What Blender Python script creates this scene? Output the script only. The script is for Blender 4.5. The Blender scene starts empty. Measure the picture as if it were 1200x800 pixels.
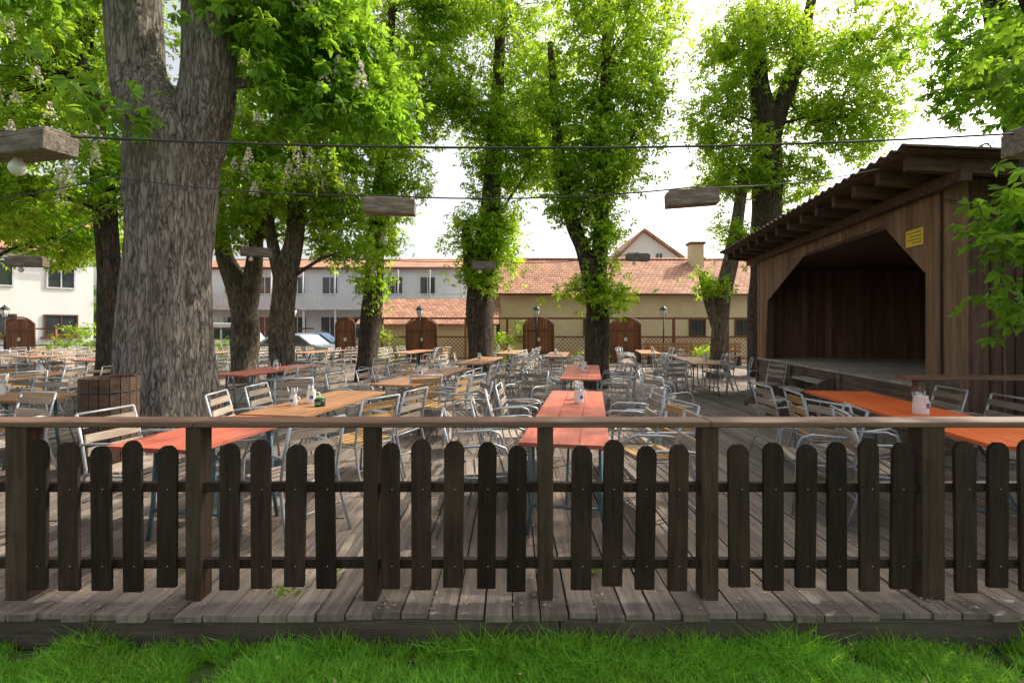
import bpy, math, random
import numpy as np
from mathutils import Vector, noise, Matrix
random.seed(7); rng=np.random.default_rng(7)
sc=bpy.context.scene
COL=sc.collection

# ---------------------------------------------------------------- materials
def mat(name,c1,c2=None,rough=0.8,scale=(6,6,6),ns=1.0,detail=6,bump=0.0,bscale=None,island=0.0,objrand=0.0,metal=0.0,patch=0.0,patchcol=(0.3,0.3,0.3),spec=0.3):
    m=bpy.data.materials.new(name); m.use_nodes=True
    nt=m.node_tree; N=nt.nodes; L=nt.links
    b=N['Principled BSDF']; b.inputs['Roughness'].default_value=rough; b.inputs['Metallic'].default_value=metal
    b.inputs['Specular IOR Level'].default_value=spec
    if c2 is None: c2=tuple(x*0.75 for x in c1)
    tc=N.new('ShaderNodeTexCoord'); mp=N.new('ShaderNodeMapping'); mp.inputs['Scale'].default_value=scale
    L.new(tc.outputs['Object'],mp.inputs['Vector'])
    nz=N.new('ShaderNodeTexNoise'); nz.inputs['Scale'].default_value=ns; nz.inputs['Detail'].default_value=detail; nz.inputs['Roughness'].default_value=0.65
    L.new(mp.outputs[0],nz.inputs['Vector'])
    rp=N.new('ShaderNodeValToRGB'); rp.color_ramp.elements[0].position=0.32; rp.color_ramp.elements[1].position=0.68
    rp.color_ramp.elements[0].color=(*c2,1); rp.color_ramp.elements[1].color=(*c1,1)
    L.new(nz.outputs['Fac'],rp.inputs[0]); out=rp.outputs[0]
    if patch>0:
        n2=N.new('ShaderNodeTexNoise'); n2.inputs['Scale'].default_value=1.6; n2.inputs['Detail'].default_value=7; n2.inputs['Roughness'].default_value=0.65
        L.new(tc.outputs['Object'],n2.inputs['Vector'])
        r2=N.new('ShaderNodeValToRGB'); r2.color_ramp.elements[0].position=0.48; r2.color_ramp.elements[1].position=0.66
        L.new(n2.outputs['Fac'],r2.inputs[0])
        mu=N.new('ShaderNodeMath'); mu.operation='MULTIPLY'; mu.inputs[1].default_value=patch; L.new(r2.outputs[0],mu.inputs[0])
        mx=N.new('ShaderNodeMixRGB'); L.new(mu.outputs[0],mx.inputs[0]); L.new(out,mx.inputs[1]); mx.inputs[2].default_value=(*patchcol,1); out=mx.outputs[0]
    def vary(src,amt,o):
        mr=N.new('ShaderNodeMapRange'); mr.inputs[3].default_value=1-amt; mr.inputs[4].default_value=1+amt
        L.new(src,mr.inputs[0]); h=N.new('ShaderNodeHueSaturation'); L.new(mr.outputs[0],h.inputs['Value']); L.new(o,h.inputs['Color']); return h.outputs[0]
    if island>0:
        g=N.new('ShaderNodeNewGeometry'); out=vary(g.outputs['Random Per Island'],island,out)
    if objrand>0:
        oi=N.new('ShaderNodeObjectInfo'); out=vary(oi.outputs['Random'],objrand,out)
    L.new(out,b.inputs['Base Color'])
    if bump>0:
        bp=N.new('ShaderNodeBump'); bp.inputs['Strength'].default_value=bump; bp.inputs['Distance'].default_value=0.02
        L.new(nz.outputs['Fac'],bp.inputs['Height']); L.new(bp.outputs[0],b.inputs['Normal'])
    return m

def leafmat(name,dif,tra,mixf=0.5):
    m=bpy.data.materials.new(name); m.use_nodes=True
    nt=m.node_tree; N=nt.nodes; L=nt.links; N.clear()
    o=N.new('ShaderNodeOutputMaterial'); d=N.new('ShaderNodeBsdfPrincipled'); t=N.new('ShaderNodeBsdfTranslucent'); mx=N.new('ShaderNodeMixShader')
    d.inputs['Roughness'].default_value=0.5; d.inputs['Specular IOR Level'].default_value=0.3
    g=N.new('ShaderNodeNewGeometry'); tc=N.new('ShaderNodeTexCoord'); nz=N.new('ShaderNodeTexNoise'); nz.inputs['Scale'].default_value=0.9; nz.inputs['Detail'].default_value=3
    L.new(tc.outputs['Object'],nz.inputs['Vector'])
    ad=N.new('ShaderNodeMath'); ad.operation='ADD'; L.new(g.outputs['Random Per Island'],ad.inputs[0]); L.new(nz.outputs['Fac'],ad.inputs[1])
    mr=N.new('ShaderNodeMapRange'); mr.inputs[1].default_value=0.3; mr.inputs[2].default_value=1.7; mr.inputs[3].default_value=0.55; mr.inputs[4].default_value=1.45
    L.new(ad.outputs[0],mr.inputs[0])
    mh=N.new('ShaderNodeMapRange'); mh.inputs[3].default_value=0.485; mh.inputs[4].default_value=0.515; L.new(nz.outputs['Fac'],mh.inputs[0])
    for c,s in ((dif,d.inputs['Base Color']),(tra,t.inputs['Color'])):
        h=N.new('ShaderNodeHueSaturation'); h.inputs['Color'].default_value=(*c,1); L.new(mr.outputs[0],h.inputs['Value']); L.new(mh.outputs[0],h.inputs['Hue']); L.new(h.outputs[0],s)
    mx.inputs[0].default_value=mixf
    L.new(d.outputs[0],mx.inputs[1]); L.new(t.outputs[0],mx.inputs[2]); L.new(mx.outputs[0],o.inputs[0])
    return m

def barkmat(name,c1,c2,sx=5.0):
    m=bpy.data.materials.new(name); m.use_nodes=True
    nt=m.node_tree; N=nt.nodes; L=nt.links; b=N['Principled BSDF']; b.inputs['Roughness'].default_value=0.9; b.inputs['Specular IOR Level'].default_value=0.15
    tc=N.new('ShaderNodeTexCoord'); mp=N.new('ShaderNodeMapping'); mp.inputs['Scale'].default_value=(sx*1.5,sx*1.5,sx*0.3); L.new(tc.outputs['Object'],mp.inputs[0])
    dn=N.new('ShaderNodeTexNoise'); dn.inputs['Scale'].default_value=1.2; dn.inputs['Detail'].default_value=6; L.new(mp.outputs[0],dn.inputs['Vector'])
    sc2=N.new('ShaderNodeVectorMath'); sc2.operation='SCALE'; sc2.inputs['Scale'].default_value=2.0; L.new(dn.outputs['Color'],sc2.inputs[0])
    va=N.new('ShaderNodeVectorMath'); va.operation='ADD'; L.new(mp.outputs[0],va.inputs[0]); L.new(sc2.outputs[0],va.inputs[1])
    vo=N.new('ShaderNodeTexVoronoi'); vo.feature='DISTANCE_TO_EDGE'; vo.inputs['Scale'].default_value=1.9; L.new(va.outputs[0],vo.inputs['Vector'])
    nz=N.new('ShaderNodeTexNoise'); nz.inputs['Scale'].default_value=2.4; nz.inputs['Detail'].default_value=12; nz.inputs['Roughness'].default_value=0.78; L.new(mp.outputs[0],nz.inputs['Vector'])
    r1=N.new('ShaderNodeMapRange'); r1.inputs[1].default_value=0.0; r1.inputs[2].default_value=0.22; L.new(vo.outputs['Distance'],r1.inputs[0])
    mu=N.new('ShaderNodeMath'); mu.operation='MULTIPLY_ADD'; L.new(r1.outputs[0],mu.inputs[0]); mu.inputs[1].default_value=0.26
    m2=N.new('ShaderNodeMath'); m2.operation='MULTIPLY'; m2.inputs[1].default_value=1.0; L.new(nz.outputs['Fac'],m2.inputs[0]); L.new(m2.outputs[0],mu.inputs[2])
    rp=N.new('ShaderNodeValToRGB'); rp.color_ramp.elements[0].position=0.42; rp.color_ramp.elements[0].color=(*c2,1); rp.color_ramp.elements[1].position=0.86; rp.color_ramp.elements[1].color=(*c1,1)
    L.new(mu.outputs[0],rp.inputs[0])
    n3=N.new('ShaderNodeTexNoise'); n3.inputs['Scale'].default_value=1.4; n3.inputs['Detail'].default_value=6; L.new(tc.outputs['Object'],n3.inputs['Vector'])
    r3=N.new('ShaderNodeMapRange'); r3.inputs[1].default_value=0.5; r3.inputs[2].default_value=0.72; r3.inputs[4].default_value=0.45; L.new(n3.outputs['Fac'],r3.inputs[0])
    mx=N.new('ShaderNodeMixRGB'); mx.inputs[2].default_value=(c1[0]*0.5,c1[1]*0.52,c1[2]*0.43,1); L.new(r3.outputs[0],mx.inputs[0]); L.new(rp.outputs[0],mx.inputs[1]); L.new(mx.outputs[0],b.inputs['Base Color'])
    bp=N.new('ShaderNodeBump'); bp.inputs['Strength'].default_value=1.0; bp.inputs['Distance'].default_value=0.08; L.new(mu.outputs[0],bp.inputs['Height']); L.new(bp.outputs[0],b.inputs['Normal'])
    return m

def tilemat(name,c1,c2,ax='X'):
    m=bpy.data.materials.new(name); m.use_nodes=True
    nt=m.node_tree; N=nt.nodes; L=nt.links; b=N['Principled BSDF']; b.inputs['Roughness'].default_value=0.85
    tc=N.new('ShaderNodeTexCoord'); br=N.new('ShaderNodeTexBrick'); br.inputs['Scale'].default_value=1.0
    br.inputs['Brick Width'].default_value=0.25; br.inputs['Row Height'].default_value=0.24; br.inputs['Mortar Size'].default_value=0.016
    br.inputs['Color1'].default_value=(*c1,1); br.inputs['Color2'].default_value=(*c2,1); br.inputs['Mortar'].default_value=(c2[0]*.35,c2[1]*.35,c2[2]*.35,1)
    L.new(tc.outputs['Object'],br.inputs['Vector'])
    nz=N.new('ShaderNodeTexNoise'); nz.inputs['Scale'].default_value=1.2; nz.inputs['Detail'].default_value=8; L.new(tc.outputs['Object'],nz.inputs['Vector'])
    mr=N.new('ShaderNodeMapRange'); mr.inputs[3].default_value=0.5; mr.inputs[4].default_value=1.4; L.new(nz.outputs['Fac'],mr.inputs[0])
    h=N.new('ShaderNodeHueSaturation'); L.new(br.outputs['Color'],h.inputs['Color']); L.new(mr.outputs[0],h.inputs['Value']); L.new(h.outputs[0],b.inputs['Base Color'])
    bp=N.new('ShaderNodeBump'); bp.inputs['Strength'].default_value=0.6; bp.inputs['Distance'].default_value=0.03; bp.invert=True; L.new(br.outputs['Fac'],bp.inputs['Height']); L.new(bp.outputs[0],b.inputs['Normal'])
    return m

M={}
M['bark_near']=barkmat('bark_grey',(0.50,0.45,0.40),(0.055,0.042,0.034),5.5)
M['bark']=barkmat('bark_brown',(0.32,0.26,0.20),(0.040,0.03,0.023),5.0)
M['bark_dark']=barkmat('bark_dark',(0.17,0.13,0.10),(0.022,0.017,0.013),5.0)
M['leaf']=leafmat('leaf_green',(0.085,0.22,0.02),(0.36,0.60,0.035),0.55)
M['leaf_b']=leafmat('leaf_bright',(0.115,0.26,0.02),(0.50,0.70,0.04),0.6)
M['leaf_d']=leafmat('leaf_deep',(0.055,0.15,0.02),(0.2,0.4,0.03),0.45)
M['grass']=leafmat('grass_blade',(0.17,0.40,0.04),(0.42,0.72,0.06),0.45)
M['blossom']=mat('blossom_cream',(0.85,0.82,0.74),(0.78,0.66,0.58),0.8)
M['picket']=mat('picket_dark_wood',(0.048,0.028,0.020),(0.014,0.009,0.007),0.7,(30,30,2.2),1.0,8,0.5,island=0.4,patch=0.35,patchcol=(0.085,0.058,0.042),spec=0.22)
M['post']=mat('fence_post_wood',(0.085,0.052,0.036),(0.028,0.018,0.013),0.7,(30,30,2.2),1.0,8,0.5,island=0.25,patch=0.5,patchcol=(0.11,0.078,0.058),spec=0.22)
M['rail']=mat('handrail_wood',(0.20,0.115,0.078),(0.085,0.05,0.036),0.6,(1.5,30,30),1.0,8,0.4,island=0.15)
M['deck']=mat('deck_weathered',(0.285,0.235,0.20),(0.125,0.098,0.083),0.85,(25,1.4,10),1.0,8,0.6,island=0.27,patch=0.6,patchcol=(0.17,0.145,0.12))
M['soil']=mat('soil_grass',(0.07,0.13,0.025),(0.05,0.06,0.02),1.0,(8,8,8),1.0,8,0.6)
M['fascia']=mat('fascia_wood',(0.12,0.095,0.075),(0.05,0.04,0.032),0.9,(2,20,20),1.0,8,0.6,patch=.6,patchcol=(0.09,0.10,0.055))
M['asphalt']=mat('asphalt',(0.16,0.155,0.15),(0.10,0.10,0.10),0.9,(3,3,3),1,8,0.2)
M['steel']=mat('galvanised_tube',(0.46,0.48,0.51),(0.32,0.34,0.37),0.42,(9,9,9),1,3,metal=0.35,objrand=0.15,spec=0.5)
M['slat']=mat('slat_weathered',(0.40,0.33,0.27),(0.22,0.175,0.14),0.75,(3,28,28),1,7,0.25,island=0.2,objrand=0.35)
M['slat_y']=mat('slat_varnished',(0.50,0.31,0.13),(0.34,0.20,0.085),0.5,(3,28,28),1,7,0.15,island=0.2,objrand=0.2)
M['tred']=mat('table_red_paint',(0.58,0.155,0.095),(0.42,0.10,0.065),0.5,(22,1.5,22),1,8,0.2,island=0.10,patch=0.55,patchcol=(0.46,0.23,0.17),spec=0.5)
M['torange']=mat('table_orange_paint',(0.80,0.17,0.035),(0.68,0.12,0.025),0.42,(22,1.5,22),1,8,0.15,island=0.06,patch=0.3,patchcol=(0.68,0.22,0.09),spec=0.5)
M['twood']=mat('table_brown_wood',(0.44,0.22,0.10),(0.26,0.12,0.055),0.45,(22,1.5,22),1,8,0.2,island=0.15,objrand=.2,patch=0.3,patchcol=(0.40,0.26,0.15),spec=0.5)
M['tleg']=mat('table_leg_blue',(0.12,0.25,0.30),(0.08,0.16,0.20),0.45,(9,9,9),metal=0.2,spec=0.5)
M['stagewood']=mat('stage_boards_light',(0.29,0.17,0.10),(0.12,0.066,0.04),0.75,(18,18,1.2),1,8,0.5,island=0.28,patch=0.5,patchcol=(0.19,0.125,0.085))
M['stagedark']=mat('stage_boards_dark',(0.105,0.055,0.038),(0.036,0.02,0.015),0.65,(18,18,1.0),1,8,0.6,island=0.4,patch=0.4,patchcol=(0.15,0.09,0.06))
M['stagein']=mat('stage_interior_boards',(0.25,0.13,0.085),(0.10,0.05,0.036),0.6,(18,18,1.0),1,8,0.5,island=0.35)  # copy of the dark boards, colour lightened in place of missing interior light
M['beam']=mat('beam_dark',(0.13,0.08,0.053),(0.05,0.03,0.021),0.8,(4,18,18),1,8,0.4,island=0.2)
M['stagefloor']=mat('stage_floor',(0.46,0.40,0.34),(0.30,0.25,0.21),0.8,(18,2,10),1,8,0.3,island=0.15)
M['log']=mat('stage_plinth_wood',(0.19,0.135,0.10),(0.07,0.05,0.038),0.85,(18,1.3,18),1,8,0.5,island=0.25)
M['rooff']=mat('corrugated_roof',(0.17,0.135,0.115),(0.08,0.065,0.055),0.9,(4,4,4),1,8,0.3)
M['yellow']=mat('yellow_paint',(0.80,0.58,0.03),(0.74,0.52,0.03),0.5)
M['black']=mat('black_iron',(0.02,0.02,0.02),(0.03,0.03,0.03),0.5)
M['white']=mat('white_ceramic',(0.80,0.79,0.76),(0.74,0.73,0.70),0.3,spec=0.5)
M['blueink']=mat('blue_print',(0.10,0.16,0.40),(0.08,0.12,0.3),0.4)
M['beige']=mat('beige_render',(0.80,0.66,0.44),(0.68,0.54,0.35),0.9,(1,1,1),1,8,0.1,patch=.25,patchcol=(.6,.5,.36))
M['whitewall']=mat('white_render',(0.84,0.83,0.80),(0.76,0.75,0.72),0.9,(1,1,1),1,8,0.1)
M['greywall']=mat('pale_grey_render',(0.70,0.72,0.74),(0.60,0.62,0.64),0.9,(1,1,1),1,8,0.1)
M['redwall']=mat('terracotta_render',(0.45,0.16,0.10),(0.38,0.13,0.08),0.9)
M['tile']=tilemat('clay_tiles',(0.60,0.31,0.19),(0.38,0.18,0.115))
M['glass']=mat('window_glass',(0.06,0.075,0.09),(0.03,0.035,0.04),0.08,(1,1,1),spec=0.8)
M['frame']=mat('window_frame',(0.75,0.75,0.74),None,0.5)
M['framed']=mat('brown_trim',(0.16,0.075,0.04),(0.11,0.05,0.03),0.6)
M['lattice']=mat('lattice_brown',(0.27,0.115,0.065),(0.15,0.062,0.038),0.7,(10,10,3),1,6,0.2,island=0.25)
M['doorwood']=mat('arched_panel_wood',(0.25,0.10,0.05),(0.12,0.045,0.025),0.65,(20,20,2),1,6,0.3,island=0.25)
M['lampglass']=mat('lantern_glass',(0.75,0.76,0.74),(0.65,0.66,0.64),0.2,spec=0.6)
M['tyre']=mat('tyre',(0.02,0.02,0.02),(0.03,0.03,0.03),0.8)
M['carwhite']=mat('car_white',(0.72,0.73,0.74),(0.7,0.71,0.72),0.2,spec=0.6)
M['carsilver']=mat('car_silver',(0.45,0.47,0.5),(0.43,0.45,0.48),0.25,metal=0.5,spec=0.6)
M['carblue']=mat('car_blue',(0.12,0.2,0.33),(0.11,0.18,0.3),0.25,spec=0.6)
M['blockwood']=mat('lamp_block_wood',(0.32,0.265,0.215),(0.10,0.078,0.06),0.85,(4,25,25),1.6,9,0.8,island=0.1)
M['wire']=mat('cable_grey',(0.06,0.06,0.065),None,0.6)
M['green']=mat('green_label',(0.1,0.4,0.12),None,0.4)
M['litter']=mat('dry_leaf',(0.44,0.34,0.20),(0.24,0.16,0.09),0.9,island=0.5)
M['geranium']=mat('geranium_red',(0.6,0.04,0.05),None,0.7)

# ---------------------------------------------------------------- builders
class MB:
    def __init__(s): s.v=[];s.f=[];s.m=[];s.mats=[]; s.sm=[]
    def mi(s,k):
        if k not in s.mats: s.mats.append(k)
        return s.mats.index(k)
    def face(s,pts,k):
        n=len(s.v); s.v+= [tuple(p) for p in pts]; s.f.append(tuple(range(n,n+len(pts)))); s.m.append(s.mi(k)); s.sm.append(False)
    def hexa(s,p,k):
        n=len(s.v); s.v+=[tuple(q) for q in p]
        for q in ((3,2,1,0),(4,5,6,7),(0,1,5,4),(1,2,6,5),(2,3,7,6),(3,0,4,7)):
            s.f.append(tuple(n+i for i in q)); s.m.append(s.mi(k)); s.sm.append(False)
    def box(s,a,b,k,j=0.0):
        x0,y0,z0=a;x1,y1,z1=b
        s.hexa([(x0,y0,z0),(x1,y0,z0),(x1,y1,z0),(x0,y1,z0),(x0,y0,z1),(x1,y0,z1),(x1,y1,z1),(x0,y1,z1)],k)
    def obox(s,c,size,rotz,k,tilt=0.0):
        R=Matrix.Rotation(rotz,3,'Z')@Matrix.Rotation(tilt,3,'Y'); hx,hy,hz=[q/2 for q in size]; c=Vector(c)
        s.hexa([c+R@Vector(q) for q in ((-hx,-hy,-hz),(hx,-hy,-hz),(hx,hy,-hz),(-hx,hy,-hz),(-hx,-hy,hz),(hx,-hy,hz),(hx,hy,hz),(-hx,hy,hz))],k)
    def prism(s,poly,d,k):
        n=len(s.v); N=len(poly); d=Vector(d); s.v+=[tuple(p) for p in poly]+[tuple(Vector(p)+d) for p in poly]
        mi=s.mi(k); s.f.append(tuple(range(n,n+N))[::-1]); s.f.append(tuple(range(n+N,n+2*N))); s.m+=[mi,mi]; s.sm+=[False,False]
        for i in range(N):
            j=(i+1)%N; s.f.append((n+i,n+j,n+N+j,n+N+i)); s.m.append(mi); s.sm.append(False)
    def tube(s,path,rad,k,seg=6,cap=True,disp=None):
        path=[Vector(p) for p in path]
        if not isinstance(rad,(list,tuple)): rad=[rad]*len(path)
        rings=[]; up=Vector((0.13,0.97,0.1)).normalized() if abs((path[-1]-path[0]).normalized().dot(Vector((0,1,0))))<0.8 else Vector((1,0,0))
        mi=s.mi(k)
        for i,p in enumerate(path):
            t=(path[min(i+1,len(path)-1)]-path[max(i-1,0)]).normalized()
            u=up-t*up.dot(t); 
            if u.length<1e-4: u=Vector((1,0,0))-t*t.x
            u.normalize(); up=u; w=t.cross(u); n=len(s.v); rings.append(n)
            for a in range(seg):
                th=2*math.pi*a/seg; dirv=u*math.cos(th)+w*math.sin(th); r=rad[i]
                if disp: r*=disp(p,dirv,r,th)
                s.v.append(tuple(p+dirv*r))
        for i in range(len(path)-1):
            for a in range(seg):
                b=(a+1)%seg; s.f.append((rings[i]+a,rings[i]+b,rings[i+1]+b,rings[i+1]+a)); s.m.append(mi); s.sm.append(True)
        if cap:
            s.f.append(tuple(rings[0]+a for a in range(seg))[::-1]); s.f.append(tuple(rings[-1]+a for a in range(seg))); s.m+=[mi,mi]; s.sm+=[False,False]
    def lathe(s,c,prof,k,seg=16):
        s.tube([(c[0],c[1],c[2]+z) for z,_ in prof],[r for _,r in prof],k,seg)
    def mesh(s,name):
        me=bpy.data.meshes.new(name); me.from_pydata(s.v,[],s.f)
        for k in s.mats: me.materials.append(M[k])
        me.polygons.foreach_set('material_index',s.m); me.polygons.foreach_set('use_smooth',s.sm); me.update(); return me
    def obj(s,name,parent=None,loc=(0,0,0),rot=0,bevel=0):
        me=s.mesh(name); return place(me,name,parent,loc,rot,bevel)
def place(me,name,parent=None,loc=(0,0,0),rot=0,bevel=0):
    o=bpy.data.objects.new(name,me); COL.objects.link(o); o.location=loc; o.rotation_euler=(0,0,rot)
    if parent: o.parent=parent
    if bevel:
        b=o.modifiers.new('b','BEVEL'); b.width=bevel; b.segments=1; b.limit_method='ANGLE'
    return o
def empty(name,loc=(0,0,0),rot=0):
    e=bpy.data.objects.new(name,None); COL.objects.link(e); e.location=loc; e.rotation_euler=(0,0,rot); return e
def quadmesh(name,V,mats,mi=None,smooth=False):
    me=bpy.data.meshes.new(name); n=len(V); me.vertices.add(n); me.vertices.foreach_set('co',V.astype(np.float32).ravel())
    q=n//4; me.loops.add(n); me.loops.foreach_set('vertex_index',np.arange(n,dtype=np.int32)); me.polygons.add(q)
    me.polygons.foreach_set('loop_start',np.arange(0,n,4,dtype=np.int32)); me.polygons.foreach_set('loop_total',np.full(q,4,dtype=np.int32))
    for k in mats: me.materials.append(M[k])
    if mi is not None: me.polygons.foreach_set('material_index',mi.astype(np.int32))
    me.update(calc_edges=True); me.validate(); return me
def catmull(pts,n=6):
    P=[Vector(p[:3]) for p in pts]; R=[p[3] for p in pts]; out=[];ro=[]
    for i in range(len(P)-1):
        p0=P[max(i-1,0)];p1=P[i];p2=P[i+1];p3=P[min(i+2,len(P)-1)]
        for j in range(n):
            t=j/n; out.append(0.5*((2*p1)+(p2-p0)*t+(2*p0-5*p1+4*p2-p3)*t*t+(3*p1-p0-3*p2+p3)*t**3)); ro.append(R[i]*(1-t)+R[i+1]*t)
    out.append(P[-1]);ro.append(R[-1]); return out,ro

def norm(a): return a/np.maximum(np.linalg.norm(a,axis=1,keepdims=True),1e-9)
def leafverts(C,S,nl=5,droop=0.45):
    n=len(C); nrm=norm(np.array([0,0,1.0])*0.9+rng.normal(0,0.55,(n,3))); r=rng.normal(0,1,(n,3)); u=norm(np.cross(nrm,r)); v=np.cross(nrm,u)
    out=[]
    for a in np.linspace(-2.2,2.2,nl):
        aa=a+rng.normal(0,0.12,n); d=norm(u*np.cos(aa)[:,None]+v*np.sin(aa)[:,None]-nrm*(droop+rng.normal(0,0.2,n))[:,None])
        L=(S*(1.0-0.13*abs(a))*rng.uniform(0.85,1.15,n))[:,None]; w=norm(np.cross(d,nrm))*L*0.21
        mid=C+d*L*0.64+nrm*L*0.07
        tip=C+d*L-np.array([0,0,1.0])*L*0.10
        out.append(np.stack([C+d*L*0.04,mid+w,tip,mid-w],1))
    return np.concatenate(out,0).reshape(-1,3)
def clump(c,r,n,per=22,spread=0.24):
    m=max(1,n//per); d=norm(rng.normal(0,1,(m,3))); rad=rng.uniform(0.15,1,(m,1))**0.5*rng.uniform(0.8,1.2,(m,1))
    T=np.array(c)+d*rad*np.array(r); 
    L=np.repeat(T,per,0)+rng.normal(0,1,(m*per,3))*np.array([spread,spread,spread*0.75])
    return T,L
def blossoms(T):
    out=[]
    for t in T:
        h=rng.uniform(0.28,0.42); k=80; z=rng.uniform(0,1,k); rr=(1-z)*0.085+0.016; a=rng.uniform(0,6.28,k)
        C=np.stack([t[0]+rr*np.cos(a),t[1]+rr*np.sin(a),t[2]+z*h],1); u=norm(rng.normal(0,1,(k,3)))*0.022; v=norm(np.cross(u,rng.normal(0,1,(k,3))))*0.022
        out.append(np.stack([C-u,C+v,C+u,C-v],1).reshape(-1,3))
    return np.concatenate(out,0)

def tree(name,limbs,clumps,bark='bark',leaf='leaf',size=0.15,near=False,bl=0,seg=18,nl=5,spread=0.24,twigp=0.5):
    e=empty(name,limbs[0][0][:3]); ox,oy,oz=limbs[0][0][:3]; inv=Vector((-ox,-oy,-oz))
    b=MB()
    def disp(p,d,r,th):
        q=p+d*r
        if near:
            f=noise.noise(Vector((math.cos(th)*2.2+p.x*0.3,math.sin(th)*2.2,p.z*0.35)))*0.16
            f+=noise.noise(Vector((math.cos(th)*7,math.sin(th)*7,p.z*0.9+3)))*0.09
            g=noise.noise(Vector((math.cos(th)*14,math.sin(th)*14,p.z*1.6)))
            f+=-0.06*max(0,0.5-abs(g)*3)
            return 1+f
        return 1+noise.noise(Vector((q.x*2.5,q.y*2.5,q.z*0.8)))*0.22+noise.noise(Vector((q.x*8,q.y*8,q.z*2)))*0.08
    for l in limbs:
        p,r=catmull(l,14 if near else 6); b.tube(p,r,bark,seg,True,disp)
    pts=[Vector(q[:3]) for l in limbs for q in l]
    V=[];Ts=[]
    for c,r,n in clumps:
        T,L=clump(c,r,n,spread=spread)
        if max(r)>.6: Ts.append(T[T[:,1]<c[1]-0.2*r[1]])
        V.append(leafverts(L,rng.uniform(0.75,1.2,len(L))*size,nl))
        cv=Vector(c); q=min(pts,key=lambda s:(s-cv).length+max(0,s.z-cv.z)*2)
        mid=(q+cv)/2+Vector((0,0,0.15)); 
        if (q-cv).length>0.3: b.tube([q,mid,cv],[0.05+0.012*max(r),0.04,0.025],bark,6)
        for t in T:
            if random.random()<twigp:
                tv=Vector(t); a=cv.lerp(q,random.random()*0.5); b.tube([a,(a+tv)/2+Vector((0,0,0.1)),tv],[0.016,0.011,0.005],bark,4,False)
    tr=b.obj('trunk_and_limbs',e,inv)
    Va=np.concatenate(V,0); me=quadmesh('crown_leaves',Va,[leaf]); place(me,'crown_leaves',e,inv)
    if bl:
        T=np.concatenate(Ts,0); T=T[rng.permutation(len(T))[:bl]]+np.array([0,-0.42,0.0])
        place(quadmesh('blossom_candles',blossoms(T),['blossom']),'blossom_candles',e,inv)
    return e

# ---------------------------------------------------------------- ground
g=MB(); g.face([(-300,-200,-0.2),(300,-200,-0.2),(300,400,-0.2),(-300,400,-0.2)],'soil'); g.obj('ground')
g=MB(); g.face([(-120,20.7,-0.19),(60,20.7,-0.19),(60,60,-0.19),(-120,60,-0.19)],'asphalt'); g.obj('street')
def blades(n,x0,x1,y0,y1,hmin,hmax):
    B=np.stack([rng.uniform(x0,x1,n),rng.uniform(y0,y1,n),np.full(n,-0.2)],1)
    tuft=np.array([noise.noise(Vector((p[0]*3,p[1]*3,0)))+.5*noise.noise(Vector((p[0]*11,p[1]*11,4))) for p in B]); keep=tuft>-0.5; B=B[keep]; tuft=tuft[keep]; n=len(B)
    h=rng.uniform(hmin,hmax,n)*(1+0.7*tuft); a=rng.uniform(0,6.28,n); w=np.stack([np.cos(a),np.sin(a),0*a],1)*0.0030
    ln=rng.normal(0,0.42,(n,3)); ln[:,2]=0
    m=B+np.stack([ln[:,0]*h*0.5,ln[:,1]*h*0.5,h*0.6],1); t=B+np.stack([ln[:,0]*h*1.4,ln[:,1]*h*1.4,h],1)
    q1=np.stack([B-w,B+w,m+w*0.8,m-w*0.8],1); q2=np.stack([m-w*0.8,m+w*0.8,t+w*0.1,t-w*0.1],1)
    return np.stack([q1,q2],1).reshape(-1,3)
G=np.concatenate([blades(64000,-3.6,3.6,2.0,2.56,0.05,0.10),blades(30000,-5,5,0.4,2.0,0.05,0.09),blades(2600,-3.6,3.6,2.47,2.56,0.08,0.15)],0)
place(quadmesh('grass',G,['grass']),'grass')
C=np.stack([rng.uniform(-3.4,3.4,420),rng.uniform(2.1,2.54,420),rng.uniform(-.16,-.10,420)],1)
place(quadmesh('clover_weeds',leafverts(C,rng.uniform(.018,.035,420),4,0.1),['leaf']),'clover_weeds')

# deck
d=MB(); x=-24.0
while x<13.5:
    w=0.142; y=2.56+random.uniform(-0.02,0.02); first=True
    while y<20.4:
        L=random.uniform(2.6,4.2) if not first else random.uniform(1.2,4); y2=min(y+L,20.5); first=False
        if y>9 : y2=20.5
        dz=random.uniform(-0.007,0.004); sk=random.uniform(-0.004,0.004)
        d.hexa([(x+sk,y,-0.035),(x+w+sk,y,-0.035),(x+w,y2,-0.035),(x,y2,-0.035),(x+sk,y,dz),(x+w+sk,y,dz),(x+w,y2,dz),(x,y2,dz)],'deck'); y=y2+0.006
    x+=0.151
d.face([(-24,2.62,-0.06),(13.5,2.62,-0.06),(13.5,20.5,-0.06),(-24,20.5,-0.06)],'fascia')
d.box((-24,2.60,-0.19),(13.5,2.64,-0.04),'fascia'); 
xx=-24
while xx<13: 
    L=random.uniform(2.5,3.6); d.box((xx,2.565,-0.195+random.uniform(0,.01)),(xx+L-0.01,2.598,-0.04),'fascia'); xx+=L
d.obj('wooden_deck')
n=9000; C=np.stack([rng.uniform(-9,7,n),2.6+rng.uniform(0,1,n)**1.7*13,rng.uniform(0.004,0.010,n)],1); u=norm(rng.normal(0,1,(n,3))*np.array([1,1,.12]))*rng.uniform(0.004,0.016,(n,1)); v=norm(np.cross(u,np.array([0,0,1.0])+rng.normal(0,.2,(n,3))))*rng.uniform(0.003,0.009,(n,1))
place(quadmesh('fallen_leaves',np.stack([C-u,C-v,C+u,C+v],1).reshape(-1,3)+np.array([0,0,0.006]),['litter']),'fallen_leaves')
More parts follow.
